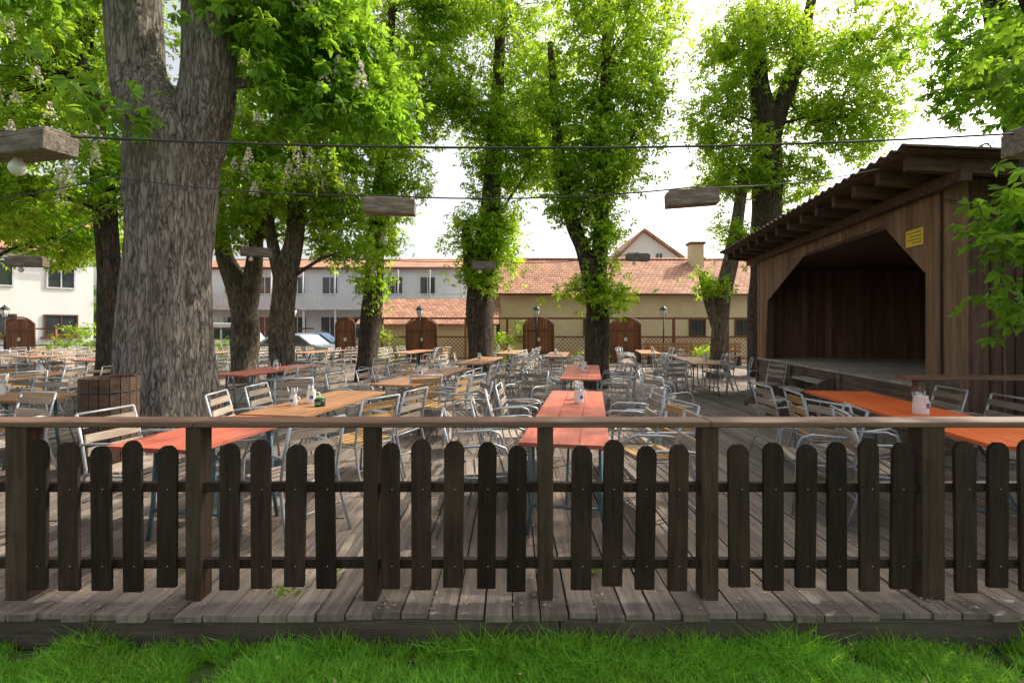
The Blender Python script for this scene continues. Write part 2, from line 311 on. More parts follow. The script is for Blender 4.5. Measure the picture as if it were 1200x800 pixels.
C=np.stack([rng.uniform(-3.3,3.3,26),rng.uniform(2.1,2.5,26),rng.uniform(-.13,-.10,26)],1); V=leafverts(C,rng.uniform(.03,.05,26),2,0.2)
place(quadmesh('dry_leaves_on_grass',V,['litter']),'dry_leaves_on_grass')
V=[]
for cx,cy in ((-1.12,2.95),(-1.3,2.72),(.55,3.0),(-2.1,3.05)):
    C=np.array([cx,cy,.03])+rng.normal(0,1,(16,3))*np.array([.04,.03,.018]); V.append(leafverts(C,rng.uniform(.025,.05,16),3,.1))
place(quadmesh('weeds_between_boards',np.concatenate(V,0),['leaf_b']),'weeds_between_boards')

# ---------------------------------------------------------------- picket fence
f=MB(); FY=2.75
POST=((-5.0,.085),(-3.9,.085),(-2.80,.12),(-1.80,.085),(-0.80,.08),(0.19,.085),(1.12,.09),(2.38,.125),(3.4,.09),(4.5,.09))
for pxx,w in POST:
    f.box((pxx-w/2,FY-0.055,-0.15),(pxx+w/2,FY+0.05,0.972),'post')
px=-5.4
while px<5.6:
    w=0.112+random.uniform(-0.008,0.008); z0=0.055+random.uniform(-0.02,0.02); z1=0.885+random.uniform(-0.022,0.022); t=random.uniform(-0.014,0.014); c=px+random.uniform(-0.009,0.009)
    if not any(abs(c-p)<(ww+w)/2-.015 for p,ww in POST):
        yy=FY-0.0525
        poly=[(c-w/2,yy,z0),(c+w/2,yy,z0),(c+w/2+t,yy,z1-0.045),(c+w/2-0.012+t,yy,z1-0.018),(c+w/2-0.035+t,yy,z1),(c-w/2+0.035+t,yy,z1),(c-w/2+0.012+t,yy,z1-0.018),(c-w/2+t,yy,z1-0.045)]
        f.prism(poly,(0,0.024,0),'picket')
        for z in (.19,.625): f.tube([(c+.01,yy-.003,z),(c+.01,yy+.001,z)],.0045,'steel',6)
    px+=0.181
for z in (0.19,0.625): f.box((-5.5,FY-0.027,z-0.026),(5.7,FY+0.012,z+0.026),'picket')
f.obj('picket_fence',bevel=0.003)
h=MB(); 
for a,b in ((-5.5,-1.80),(-1.798,1.12),(1.122,5.7)):
    h.box((a,FY-0.065,0.973),(b,FY+0.095,1.008),'rail')
h.obj('fence_handrail',bevel=0.006)

# ---------------------------------------------------------------- furniture
TA=math.radians(-9.6)
def chair_mesh(seat):
    b=MB(); r=0.0115
    for s in (-1,1):
        x=s*0.255
        b.tube([(x,0.24,0),(x,0.215,0.3),(x,0.2,0.58),(x,0.17,0.64),(x,0.10,0.665),(x,-0.15,0.655),(x*0.95,-0.245,0.64)],r,'steel',6)
        b.tube([(x*1.02,-0.33,0),(x*0.96,-0.25,0.25),(x*0.92,-0.205,0.45),(x*0.92,-0.235,0.62),(x*0.9,-0.30,0.87)],r,'steel',6)
        b.tube([(x*0.94,0.215,0.425),(x*0.94,0,0.415),(x*0.92,-0.205,0.42)],r*0.9,'steel',5)
    b.tube([(-0.24,0.215,0.415),(0.24,0.215,0.415)],r*0.9,'steel',5); b.tube([(-0.235,-0.2,0.41),(0.235,-0.2,0.41)],r*0.9,'steel',5)
    b.tube([(-0.235,-0.235,0.2),(0.235,-0.235,0.2)],r*0.7,'steel',5); b.tube([(-0.23,-0.30,0.87),(0.23,-0.30,0.87)],r*0.9,'steel',5)
    for i in range(6):
        y=0.205-i*0.072; z=0.437-0.004*min(i,3)
        b.box((-0.225,y-0.029,z),(0.225,y+0.029,z+0.018),seat)
    for z,y in ((0.58,-0.215),(0.68,-0.238),(0.79,-0.264)):
        b.obox((0,y,z),(0.43,0.016,0.062),0,seat)
    return b.mesh('garden_chair')
c1,c2=chair_mesh('slat'),chair_mesh('slat_y'); CH=[c1]*7+[c2]
def table_mesh(L,W,k):
    b=MB(); 
    n=3; bw=W/n
    for i in range(n): b.box((-W/2+i*bw+0.002,-L/2,0.725),(-W/2+(i+1)*bw-0.002,L/2,0.752),k)
    for s in (-1,1):
        y=s*(L/2-0.32)
        b.box((-W/2+0.04,y-0.03,0.70),(W/2-0.04,y+0.03,0.724),'tleg')
        for q in (-1,1): b.tube([(q*(W/2-0.06),y,0.70),(q*(W/2-0.06),y+s*0.03,0.25),(q*(W/2-0.02),y+s*0.03,0.0)],0.016,'tleg',6)
        b.tube([(-(W/2-0.06),y+s*0.03,0.22),(W/2-0.06,y+s*0.03,0.22)],0.012,'tleg',5)
        b.tube([(0,y+s*0.03,0.24),(0,y-s*0.42,0.71)],0.010,'tleg',5)
    b.box((-W/2+0.05,-L/2+0.05,0.705),(-W/2+0.08,L/2-0.05,0.7235),'tleg'); b.box((W/2-0.08,-L/2+0.05,0.705),(W/2-0.05,L/2-0.05,0.7235),'tleg')
    return b.mesh('beer_table')
trunks=[(-4.75,6.5,0.95),(-7.27,13,.6),(-5.79,12,.5),(-4.25,14,.5),(-.96,14.5,.6),(2.23,12.5,.55),(6.5,15,.5),(-8.4,10,.5),(-4.45,5.2,.45)]
def blocked(x,y,extra=0): 
    if x>4.6+0.161*y-0.35 and y>5.5: return True
    return any((x-a)**2+(y-b)**2<(r+extra)**2 for a,b,r in trunks)
cache={}
def table(x,y,L,k,W=0.64,rot=TA,chairs=(1,1),step=0.60):
    key=(L,k,W)
    if key not in cache: cache[key]=table_mesh(L,W,k)
    e=place(cache[key],'beer_table',None,(x,y,0),rot)
    R=Matrix.Rotation(rot,3,'Z')
    n=max(1,int(L/step))
    for si,s in enumerate((-1,1)):
        if not chairs[si]: continue
        for i in range(n):
            if random.random()<0.03: continue
            ly=(i-(n-1)/2)*step+random.uniform(-0.06,0.06); lx=s*(W/2+random.uniform(0.20,0.44))
            p=Vector((x,y,0))+R@Vector((lx,ly,0))
            if blocked(p.x,p.y) or p.y<3.15: continue
            place(random.choice(CH),'garden_chair',None,p,rot+(s*math.pi/2)+random.gauss(0,0.19))
    return e
def rowx(x0,y): return x0+0.17*y
table(rowx(-0.2,4.6),4.6,2.8,'tred',0.62)
table(rowx(-0.2,8.85),8.85,2.9,'tred')
table(rowx(-0.2,14.6)-0.9,14.6,2.6,'twood')
table(rowx(-2.9,3.68),3.68,1.15,'tred',0.66)
table(rowx(-2.9,5.1),5.15,1.7,'twood',0.66)
table(rowx(-2.8,8.1),8.1,3.0,'twood')
table(rowx(-2.8,11.9),11.9,2.6,'twood')
table(rowx(-2.8,16.2),16.2,2.6,'twood')
table(rowx(2.95,4.55)+0.08,4.55,2.9,'torange',0.72)
table(rowx(2.55,11.9),11.9,2.7,'twood')
table(rowx(2.55,15.6)-0.6,16.2,2.6,'twood')
table(-6.2,5.55,2.0,'twood',rot=math.radians(85))
table(-5.4,4.05,1.6,'tred',rot=math.radians(82))
for x0,ys in ((-6.2,(9.3,16.5)),(-9.5,(7.8,12.6,16.6)),(-12.6,(9.5,13,16.6)),(-15.8,(11,14.4,17.6)),(-19,(14,17.4)),(5.6,(16.2,))):
    for y in ys:
        if not any(blocked(rowx(x0,y),y+q,0.15) for q in (-1,0,1)): table(rowx(x0,y),y,2.5,random.choice(['twood','twood','tred']))
for x,y,a in ((-1.35,7.0,0.5),(0.2,7.3,2.5),(2.35,7.6,-2.0),(2.6,4.1,1.3),(3.3,10,0.3),(-3.2,11,1),(0.3,12.6,-1),(1.0,11.9,3),(5.1,9.6,1.8),(-7.0,8.2,1.9),(-6.2,8.6,-.9),(-0.6,6.1,1.9),(-0.75,6.9,1.2),(2.2,6.7,-1.2),(-3.0,6.6,.4)):
    if not blocked(x,y): place(random.choice(CH),'garden_chair',None,(x,y,0),a)

def mug(x,y,z=0.752,tool=True,s=1.0,name='cutlery_mug'):
    b=MB()
    b.lathe((0,0,0),[(0,.046*s),(.01*s,.05*s),(.06*s,.048*s),(.13*s,.043*s),(.135*s,.045*s),(.1351*s,.038*s),(.03*s,.038*s)],'white',18)
    b.tube([(.044*s,0,.11*s),(.08*s,0,.105*s),(.085*s,0,.06*s),(.048*s,0,.03*s)],.007*s,'white',8)
    b.box((-0.018,-0.0495*s,0.05*s),(0.018,-0.0475*s,0.085*s),'blueink')
    if tool:
        for i in range(7):
            a=random.uniform(0,6.28); r=random.uniform(.005,.025); t=random.uniform(.01,.035)
            b.tube([(r*math.cos(a),r*math.sin(a),.04),((r+t)*math.cos(a),(r+t)*math.sin(a),.16+random.uniform(0,.04))],[.004,.006],'steel',5)
        for i in range(3): b.obox((random.uniform(-.015,.015),random.uniform(-.015,.015),.14),(.035,.004,.075),random.uniform(0,3),'white')
    b.obj(name,None,(x,y,z),random.uniform(-.6,.6))
mug(0.70,5.0); mug(0.74,5.3,s=.9)
mug(-2.10,5.0); mug(-2.22,4.85,s=.8)
mug(3.72,4.35,s=1.25,tool=True,name='ceramic_jug'); mug(3.84,4.5,s=.9)
for x,y in ((1.3,8.6),(1.33,9.2),(-1.5,7.8),(-1.35,8.9),(-.8,11.7),(4.6,11.4),(1.3,14.2),(-.1,16),(-6,5.6),(-4.55,9.2),(-7.9,8),(4.7,16.0)): mug(x,y)
b=MB(); b.lathe((0,0,0),[(0,.05),(.07,.055),(.0701,.045)],'black',14); b.box((-.03,-.057,.02),(.03,-.055,.05),'green'); b.lathe((0.0,0,0.071),[(0,.04),(.02,.045)],'green',12)
b.obj('condiment_pot',None,(-1.93,4.8,0.752))

b=MB()
for i in range(18):
    a=i/18*2*math.pi; b.obox((0.25*math.cos(a),0.25*math.sin(a),0.5),(0.022,0.083,1.0),a,'beam')
b.lathe((0,0,0.02),[(0,.22),(.9,.22)],'black',16); b.tube([(0.262*math.cos(i/24*6.2832),0.262*math.sin(i/24*6.2832),0.85) for i in range(25)],.009,'black',5)
b.obj('wooden_litter_bin',None,(-4.42,5.25,0))

# ---------------------------------------------------------------- stage
se=empty('wooden_stage_pavilion',(5.28,5.86,0),math.radians(-9.15))
LEN=6.45; D=4.6; TOP=3.36
b=MB()
def optop(y):
    P=[(0.16,2.15),(1.15,3.02),(3.7,3.02),(5.75,2.2),(5.95,0.82)]
    if y<0.16 or y>5.9: return None
    for (a,za),(c,zc) in zip(P,P[1:]):
        if a<=y<=c: return za+(zc-za)*(y-a)/(c-a)
y=0.02
while y<LEN-0.01:
    w=min(0.118,LEN-y); a,c=y,y+w
    ma=optop(a); mc=optop(c)
    z0a = ma if (ma is not None and mc is not None) else 0.8
    z0c = mc if (ma is not None and mc is not None) else 0.8
    x=-0.001-random.uniform(0,0.006)
    b.hexa([(x-.022,a,z0a),(x,a,z0a),(x,c,z0c),(x-.022,c,z0c),(x-.022,a,TOP),(x,a,TOP),(x,c,TOP),(x-.022,c,TOP)],'stagewood'); y+=0.122
b.obj('front_boards',se)
b=MB()
x=0.0
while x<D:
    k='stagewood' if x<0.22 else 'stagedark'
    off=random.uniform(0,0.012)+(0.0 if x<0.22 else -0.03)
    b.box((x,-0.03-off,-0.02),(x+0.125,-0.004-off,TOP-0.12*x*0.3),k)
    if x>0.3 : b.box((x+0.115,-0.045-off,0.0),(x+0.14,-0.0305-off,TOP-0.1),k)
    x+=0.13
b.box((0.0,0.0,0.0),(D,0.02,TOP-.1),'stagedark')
b.obj('side_wall',se)
b=MB()
y=0.03
while y<LEN:
    b.box((D-0.05-random.uniform(0,.01),y,0.8),(D,y+0.135,TOP-0.1),'stagein'); y+=0.14
x=0.02
while x<D:
    b.box((x,LEN-0.03-random.uniform(0,.01),0.0),(x+.135,LEN,TOP),'stagein'); b.box((x,0.03,0.8),(x+.135,0.055,TOP-.15),'stagein'); x+=.14
for z in (1.2,1.95): b.box((D-0.11,0.05,z),(D-0.062,LEN-0.05,z+0.09),'beam')
b.box((0.0,0.06,2.98),(D-.1,LEN-.05,3.02),'stagedark')
for yy in (0.16,5.92): b.box((0.002,yy-0.09,0.82),(0.14,yy,3.0),'beam')
b.obj('interior_walls',se)
b=MB(); y=0.02
while y<LEN: b.box((-0.03,y,0.76),(D-.12,y+.135,.80),'stagefloor'); y+=.14
b.obj('stage_floor',se)
b=MB()
for i in range(5): b.box((-0.05-random.uniform(0,.02),0.15,0.0+i*0.152),(0.05,LEN,0.146+i*0.152),'log')
for yy in (0.2,2.3,4.3,6.3): b.box((-0.10,yy-.05,0),(-0.072,yy+.05,.755),'log')
b.box((-0.22,-0.12,0.0),(0.1,0.14,0.95),'log')
b.obj('stage_plinth',se)
b=MB()
for i in range(4):
    z=0.6-i*0.19; b.box((-0.34-i*0.27,2.45,z-.04),(-0.07-i*0.27,3.55,z),'stagefloor')
for yy in (2.40,3.56): b.hexa([(-1.2,yy,0),(-0.1,yy,0),(-0.1,yy+.04,0),(-1.2,yy+.04,0),(-1.2,yy,.1),(-0.1,yy,.72),(-0.1,yy+.04,.72),(-1.2,yy+.04,.1)],'log')
b.obj('stage_steps',se)
b=MB()
def rz(x): return 3.53-0.11*(x+0.6)
y=-0.42
while y<LEN+0.5:
    for (x0,x1) in ((-0.62,D+0.4),):
        b.hexa([(x0,y,rz(x0)-.16),(x1,y,rz(x1)-.16),(x1,y+.1,rz(x1)-.16),(x0,y+.1,rz(x0)-.16),(x0,y,rz(x0)),(x1,y,rz(x1)),(x1,y+.1,rz(x1)),(x0,y+.1,rz(x0))],'beam')
    y+=0.56
b.box((-0.14,-0.5,3.20),(-0.026,LEN+.5,3.34),'beam')
b.hexa([(-.7,-.6,rz(-.7)+.003),(D+.5,-.6,rz(D+.5)+.003),(D+.5,LEN+.6,rz(D+.5)+.003),(-.7,LEN+.6,rz(-.7)+.003),(-.7,-.6,rz(-.7)+.028),(D+.5,-.6,rz(D+.5)+.028),(D+.5,LEN+.6,rz(D+.5)+.028),(-.7,LEN+.6,rz(-.7)+.028)],'beam')
b.obj('rafters',se)
b=MB()
ys=np.arange(-0.66,LEN+0.66,0.035); X0,X1=-0.78,D+.6
for i in range(len(ys)-1):
    za=0.055+0.022*math.sin(ys[i]*2*math.pi/0.21); zb=0.055+0.022*math.sin(ys[i+1]*2*math.pi/0.21)
    b.hexa([(X0,ys[i],rz(X0)+za-.018),(X1,ys[i],rz(X1)+za-.018),(X1,ys[i+1],rz(X1)+zb-.018),(X0,ys[i+1],rz(X0)+zb-.018),(X0,ys[i],rz(X0)+za),(X1,ys[i],rz(X1)+za),(X1,ys[i+1],rz(X1)+zb),(X0,ys[i+1],rz(X0)+zb)],'rooff')
b.obj('corrugated_roof',se)
b=MB(); b.tube([(-.05,-.08,3.1),(.3,-.1,3.02),(.8,-.08,3.08),(1.5,-.08,3.0)],.007,'wire',5); b.box((.55,-.1,2.9),(.63,-.05,3.0),'frame'); b.obj('stage_wiring',se)
b=MB(); b.box((-0.040,0.28,2.62),(-0.034,0.62,2.84),'yellow')
for i,(a,c) in enumerate(((.31,.59),(.31,.55),(.31,.59),(.31,.5))): b.box((-0.0425,a,2.79-i*.045),(-0.0405,c,2.80-i*.045),'black')
b.obj('yellow_notice_sign',None,(5.28,5.86,0),math.radians(-9.15))
b=MB(); b.box((4.35,5.12,0.0),(4.43,5.2,.98),'log'); b.box((6.3,5.0,0),(6.38,5.08,.98),'log'); b.hexa([(4.2,5.09,.985),(7.6,4.95,.985),(7.6,5.1,.985),(4.2,5.24,.985),(4.2,5.09,1.03),(7.6,4.95,1.03),(7.6,5.1,1.03),(4.2,5.24,1.03)],'rail'); b.hexa([(4.3,5.14,.5),(7.6,5.0,.5),(7.6,5.04,.5),(4.3,5.18,.5),(4.3,5.14,.6),(7.6,5.0,.6),(7.6,5.04,.6),(4.3,5.18,.6)],'log')
b.obj('wooden_railing')

# ---------------------------------------------------------------- cables & lamp blocks
def block(x,y,z,rot,L=0.47,bulb=True,tilt=0,h=.13):
    b=MB(); b.obox((0,0,0),(L,0.14,h),0,'blockwood'); b.obox((0,0,h/2+.012),(L*0.9,0.1,.02),0,'blockwood')
    b.tube([(0,0,h/2),(0,0,h/2+.06)],.008,'wire',5)
    if bulb: b.lathe((-.08,0,-h/2-.085),[(0,.006),(.008,.022),(.03,.036),(.055,.032),(.075,.018),(.09,.016)],'white',14)
    o=b.obj('wooden_lamp_block',None,(x,y,z),rot,bevel=.008); o.rotation_euler[1]=tilt
block(-2.33,2.3,2.40,-0.35,.52,tilt=.06,h=.09); block(-1.15,4.5,2.67,.1,bulb=False,tilt=.02); block(1.69,4.5,2.75,-.15,bulb=False,tilt=-.04); block(2.97,2.7,2.57,.1,.3,bulb=False)
block(-7.1,7,2.5,.2); block(-4.28,8,2.8,.5); block(-.56,9.5,2.77,0); block(2.5,9.5,2.94,.2)
def cable(p,q,sag,r=.006):
    p,q=Vector(p),Vector(q); n=18
    return [p.lerp(q,i/n)-Vector((0,0,sag*4*(i/n)*(1-i/n))) for i in range(n+1)],r
for path in ([((-4.2,2.1,2.65),(-2.1,2.35,2.47),.03),((-2.1,2.35,2.47),(2.97,2.7,2.64),.07),((2.97,2.7,2.64),(5.5,2.9,2.95),.03)],
             [((-8.5,6.2,3.1),(-4.9,5.85,3.38),.1),((-4.9,5.8,3.38),(-1.15,4.5,2.78),.06),((-1.15,4.5,2.78),(1.69,4.5,2.86),.06),((1.69,4.5,2.86),(4.3,5.6,3.4),.06)],
             [((-4.3,6.1,3.3),(-4.28,8,2.9),.05),((-4.28,8,2.9),(-.56,9.5,2.87),.1),((-.56,9.5,2.87),(2.5,9.5,3.04),.1),((2.5,9.5,3.04),(2.3,12.4,3.6),.1)],
             [((-5.2,6.2,3.1),(-7.1,7,2.62),.05),((-7.1,7,2.62),(-12,9,3.2),.2)]):
    b=MB()
    for p,q,s in path: pts,r=cable(p,q,s); b.tube(pts,r if p[1]<4 else .007,'wire',6)
    b.obj('overhead_cable')

# ---------------------------------------------------------------- trees
tree('horse_chestnut_tree',[
 [(-4.76,6.5,-0.1,.80),(-4.76,6.5,.35,.66),(-4.72,6.5,1.0,.56),(-4.66,6.5,2.5,.50),(-4.62,6.5,3.5,.53),(-4.64,6.5,4.0,.55),(-4.86,6.5,4.5,.42),(-5.08,6.5,5.0,.33),(-5.14,6.5,6.0,.31),(-5.35,6.6,8,.25),(-5.6,6.8,10,.12)],
 [(-4.55,6.5,3.5,.38),(-4.32,6.5,4.1,.37),(-4.10,6.45,4.8,.32),(-4.02,6.4,6.0,.31),(-3.8,6.3,8,.25),(-3.4,6.2,9.5,.1)]],
 [((-4.6,5.7,6.4),(.4,.4,.3),110),((-3.0,6.8,6.0),(1.0,.9,.9),900),((-4.95,5.55,4.15),(.2,.2,.2),44),((-3.2,7.0,5.0),(.5,.5,.5),240),((-2.5,7.6,5.2),(.9,.9,.7),700),((-5,6.6,8.9),(2.6,2.4,1.2),700),((-6.8,6.6,6.7),(.8,1.0,.8),350)],  # broad top clump sits above the view, added for shading
 'bark_near','leaf',.17,True,bl=14,seg=84,nl=7)
tree('horse_chestnut_tree',[[(-8.4,10,-.1,.3),(-8.4,10,1.5,.23),(-8.5,10,4,.2),(-8.9,10,7,.15),(-9.2,10,9.5,.06)]],
 [((-9.7,10,6.6),(1.8,1.5,2.2),2600),((-8.1,9.6,4.6),(.7,.8,.8),500),((-10.3,9.4,4.3),(1.1,1.0,.75),900),((-8.6,10,8.6),(1.8,1.6,1.2),900)],'bark_dark','leaf_b',.16,bl=60)
tree('horse_chestnut_tree',[[(-15,13,-.1,.4),(-15,13,3,.3),(-14.6,13,8,.15)]],
 [((-14.5,13,5.2),(2.4,2,1.4),1900),((-12,13,4.2),(1.6,1.4,.9),1100),((-13.5,13,8.5),(3,2,2.2),1300),((-17.5,12.5,5),(2.2,2,1.4),800)],'bark_dark','leaf_b',.2,bl=30)
tree('horse_chestnut_tree',[[(-7.27,13,-.1,.45),(-7.27,13,.6,.36),(-7.25,13,1.9,.33),(-7.6,13,3.0,.24),(-7.9,13,4,.2),(-8.1,13,7,.12)],[(-7.25,13,1.6,.25),(-7.1,13,2.6,.24),(-6.95,13,4,.18),(-6.7,13,7,.1)]],
 [((-8,13,6.6),(1.5,1.4,1.7),1700),((-7.3,12.6,4.3),(.9,.9,.6),600),((-7.5,13,9.3),(2.2,2,1.3),1000),((-9.0,12.6,4.6),(1.0,.9,.6),500),((-6.3,13,5.0),(.9,.9,.8),500),((-5.4,13.5,4.0),(.8,.6,.5),350)],'bark','leaf_b',.17,bl=26)
tree('horse_chestnut_tree',[[(-5.79,12,-.1,.4),(-5.78,12,.6,.30),(-5.72,12,2.7,.27),(-5.45,12,4.0,.22),(-5.3,12,7,.15),(-5.2,12,9,.07)],[(-5.7,12,2.4,.2),(-5.95,12,3.4,.15),(-6.2,12,5,.08)]],
 [((-5.3,11.9,7.3),(1.8,1.5,1.9),2300),((-5.2,11.5,4.8),(1.3,1.1,.75),1200),((-4.0,12,6.5),(1.0,.9,1.2),900),((-6.4,11.6,5.6),(.9,.9,.8),500),((-4.3,11.8,4.5),(.7,.7,.6),450),((-3.9,12.1,3.6),(.45,.4,.5),160)],'bark','leaf_b',.17,bl=44)
tree('horse_chestnut_tree',[[(-4.25,14,-.1,.38),(-4.25,14,.6,.30),(-4.05,14,2.9,.27),(-3.9,14,5.2,.22),(-3.7,14,7.5,.17),(-3.5,14,11,.08)]],
 [((-3.85,13.9,4.7),(.7,.6,1.3),1100),((-4.1,13.9,2.7),(.36,.36,.7),230),((-3.3,14,7.8),(1.3,1.3,1.6),1700),((-3.6,14,10.7),(1.9,1.7,1.8),1600),((-3.1,13.6,5.8),(.7,.6,.5),300),((-2.2,14,8.9),(.9,.9,1.2),800),((-2.0,13.8,10.8),(1.0,1,1.0),600)],'bark_dark','leaf_b',.17,bl=12)
tree('horse_chestnut_tree',[[(-.96,14.5,-.1,.52),(-.96,14.5,.6,.42),(-.95,14.5,2.6,.40),(-.7,14.5,4.5,.33),(-.5,14.5,7.6,.24),(-.3,14.5,11.5,.1)],[(-.95,14.5,2.2,.26),(-1.25,14.5,3.3,.2),(-1.4,14.5,4.8,.12)]],
 [((-.65,14.3,4.3),(.95,.7,1.3),1500),((-.9,14.2,2.9),(.75,.4,.5),260),((-.3,14.5,7.2),(1.35,1.2,1.7),2200),((-.3,14.5,10.8),(2.0,1.8,2.0),2000),((1.0,14.3,6.8),(.8,.7,1.2),700),((.9,14.4,9.0),(.9,.9,1.0),600),((-1.5,14.4,8.3),(.7,.7,.9),400)],'bark_dark','leaf_b',.17)
tree('horse_chestnut_tree',[[(2.23,12.5,-.1,.42),(2.23,12.5,.6,.33),(2.2,12.5,2.4,.28),(1.85,12.5,3.6,.2),(1.5,12.5,4.6,.18),(1.2,12.5,6.4,.14),(1.0,12.5,9,.07)],[(2.2,12.5,2.1,.24),(2.3,12.5,3.3,.22),(2.36,12.5,5,.2),(2.46,12.5,8,.15),(2.5,12.5,10.5,.07)]],
 [((2.2,12.3,5.9),(1.2,.9,1.25),1900),((2.5,12.4,8.9),(1.8,1.5,1.9),2700),((2.55,12.2,2.35),(.55,.4,.42),260),((1.6,12.2,2.5),(.3,.3,.4),90),((1.45,12.3,4.9),(.6,.5,.8),450),((2.3,12.2,3.9),(.5,.4,.8),350),((3.3,12.3,6.8),(.6,.6,.9),400),((1.0,12.4,7.2),(.7,.7,.9),450)],'bark_dark','leaf_b',.17)
tree('horse_chestnut_tree',[[(6.5,15,-.1,.4),(6.5,15,.6,.30),(6.62,15,2.6,.26),(6.96,15,4.1,.22),(7.3,15,6.5,.14)],[(6.55,15,1.2,.2),(6.2,15,2.4,.17),(5.95,15,3.2,.1)]],
 [((6.1,14.8,3.0),(.5,.45,.4),160),((6.9,14.8,4.3),(.6,.5,.8),260),((7.0,15,6.6),(1.3,1.2,1.0),900)],'bark','leaf_b',.17)
tree('horse_chestnut_tree',[[(8.2,15.4,-.1,.6),(8.2,15.4,3,.5),(8.2,15.4,5.5,.46),(8.15,15.4,8,.4),(7.9,15.4,10,.28),(7.7,15.4,13,.12)],[(8.2,15.4,7.4,.3),(8.7,15.4,8.8,.26),(9.3,15.4,10.5,.2),(9.8,15.4,13,.1)]],
 [((8.0,15.2,10.6),(2.2,1.8,1.7),2400),((6.5,15,8.2),(1.0,1,1.3),900),((10.6,15,8.2),(1.5,1.4,1.6),1500),((9.0,15.6,6.4),(1.1,.8,.9),650),((11.5,15,10.6),(1.8,1.6,1.3),1200),((7.2,15.4,6.4),(.8,.7,.7),400),((9.6,15.9,8.6),(1.2,.8,1.3),700)],'bark_dark','leaf_b',.18)
tree('horse_chestnut_tree',[[(11.6,10.5,-.1,.5),(11.5,10.5,3.5,.4),(10.9,10.2,6,.3),(10.0,10,8.5,.18)],[(11.4,10.4,3.6,.2),(9.5,8.5,4.6,.13),(7.2,6.2,4.6,.08),(5.3,4.9,3.6,.03)]],
 [((10.0,9.5,7.2),(1.7,1.6,1.4),1900),((8.2,7.2,5.6),(1.2,1,.7),800),((6.6,5.8,4.55),(.7,.6,.35),280),((5.05,4.75,2.5),(.10,.2,.5),110),((5.17,4.8,1.75),(.08,.2,.3),44),((11.3,9,5.2),(1.2,1.2,1.0),500),((8.0,8.2,9.9),(2.8,2.2,1.2),1300),((5.2,6.2,8.6),(1.8,1.6,.8),500)],'bark_dark','leaf',.16,nl=7,spread=.2)  # highest clumps hang out of view, added to shade the near deck

T,Lf=clump((-5,62,3.5),(60,4,4.2),10000,per=40,spread=1.4)
place(quadmesh('distant_trees',leafverts(Lf,rng.uniform(.6,1.1,len(Lf)),5),['leaf_d']),'distant_trees')
for c,r,n in (((-17.6,19.6,.9),(1.1,.5,.9),700),((-19,19.7,.6),(.6,.4,.5),250),((-4.9,19.5,.7),(.8,.3,.7),380),((-.2,19.5,.8),(.5,.3,.8),300),((3.4,19.5,.5),(.6,.3,.45),200),((-14.5,20.2,.9),(.9,.4,.7),360),((-11.9,19.8,.6),(.8,.3,.5),260),((7.8,18.9,.5),(.9,.3,.4),240),((.2,22.6,1.2),(.6,.4,.9),260)):
    T,Lf=clump(c,r,n,spread=.13); Lf[:,2]=np.maximum(Lf[:,2],0.05)
    place(quadmesh('garden_shrub',leafverts(Lf,rng.uniform(.06,.12,len(Lf)),5),['leaf_b','geranium'],(rng.random(len(Lf)*5)<.03)),'garden_shrub')

# ---------------------------------------------------------------- back fence, arched panels, lanterns
FB=20.1
b=MB(); x=-7.2
while x<12.0:
    b.box((x-.05,FB-.05,0),(x+.05,FB+.05,1.92),'lattice'); x+=1.75
b.box((-7.3,FB-.04,1.922),(12,FB+.04,2.0),'lattice')
for z in (.25,1.15): b.box((-7.2,FB-.07,z),(12,FB-.052,z+.07),'lattice')
x=-7.2
while x<12:
    if any(abs(x+.1-c)<.75 for c in (-3.75,1.1,4.7)): x+=.17; continue
    for s in (-1,1):
        b.hexa([(x-.42*s-.016,FB-.034+.01*s,.32),(x-.42*s+.016,FB-.034+.01*s,.32),(x-.42*s+.016,FB-.027+.01*s,.32),(x-.42*s-.016,FB-.027+.01*s,.32),(x+.42*s-.016,FB-.034+.01*s,1.15),(x+.42*s+.016,FB-.034+.01*s,1.15),(x+.42*s+.016,FB-.027+.01*s,1.15),(x+.42*s-.016,FB-.027+.01*s,1.15)],'lattice')
    x+=.17
b.obj('lattice_fence')
b=MB(); x=-23.0
while x<-8.2:
    b.box((x-.04,FB-.04,0),(x+.04,FB+.04,1.6),'lattice'); x+=1.9
for z in (.4,.8,1.5): b.box((-23,FB-.06,z),(-8.3,FB-.041,z+.06),'lattice')
b.obj('post_and_rail_fence')
def arch(x,y,w=1.25,h=2.0):
    b=MB(); n=9
    for i in range(n):
        a=-w/2+i*w/n; c=a+w/n-.008
        za=h-.28*(abs(a)/(w/2))**2.2; zc=h-.28*(abs(c)/(w/2))**2.2
        b.hexa([(a,-.02,.12),(c,-.02,.12),(c,.03,.12),(a,.03,.12),(a,-.02,za-.05),(c,-.02,zc-.05),(c,.03,zc-.05),(a,.03,za-.05)],'doorwood')
    pts=[(-w/2,-.025,.1)]+[(xx,-.025,h-.28*(abs(xx)/(w/2))**2.2) for xx in np.linspace(-w/2,w/2,11)]+[(w/2,-.025,.1)]
    b.tube(pts,.035,'framed',6)
    for z in (.5,1.4): b.box((-w/2+.03,-.045,z),(w/2-.03,-.022,z+.09),'framed')
    b.box((-.06,-.06,1.02),(.06,-.046,1.16),'frame')
    b.obj('arched_wooden_panel',None,(x,y,0))
for x in (-3.75,1.1,4.7,-20.4,-6.9): arch(x,FB-.28,1.25 if x!=-6.9 else .8)
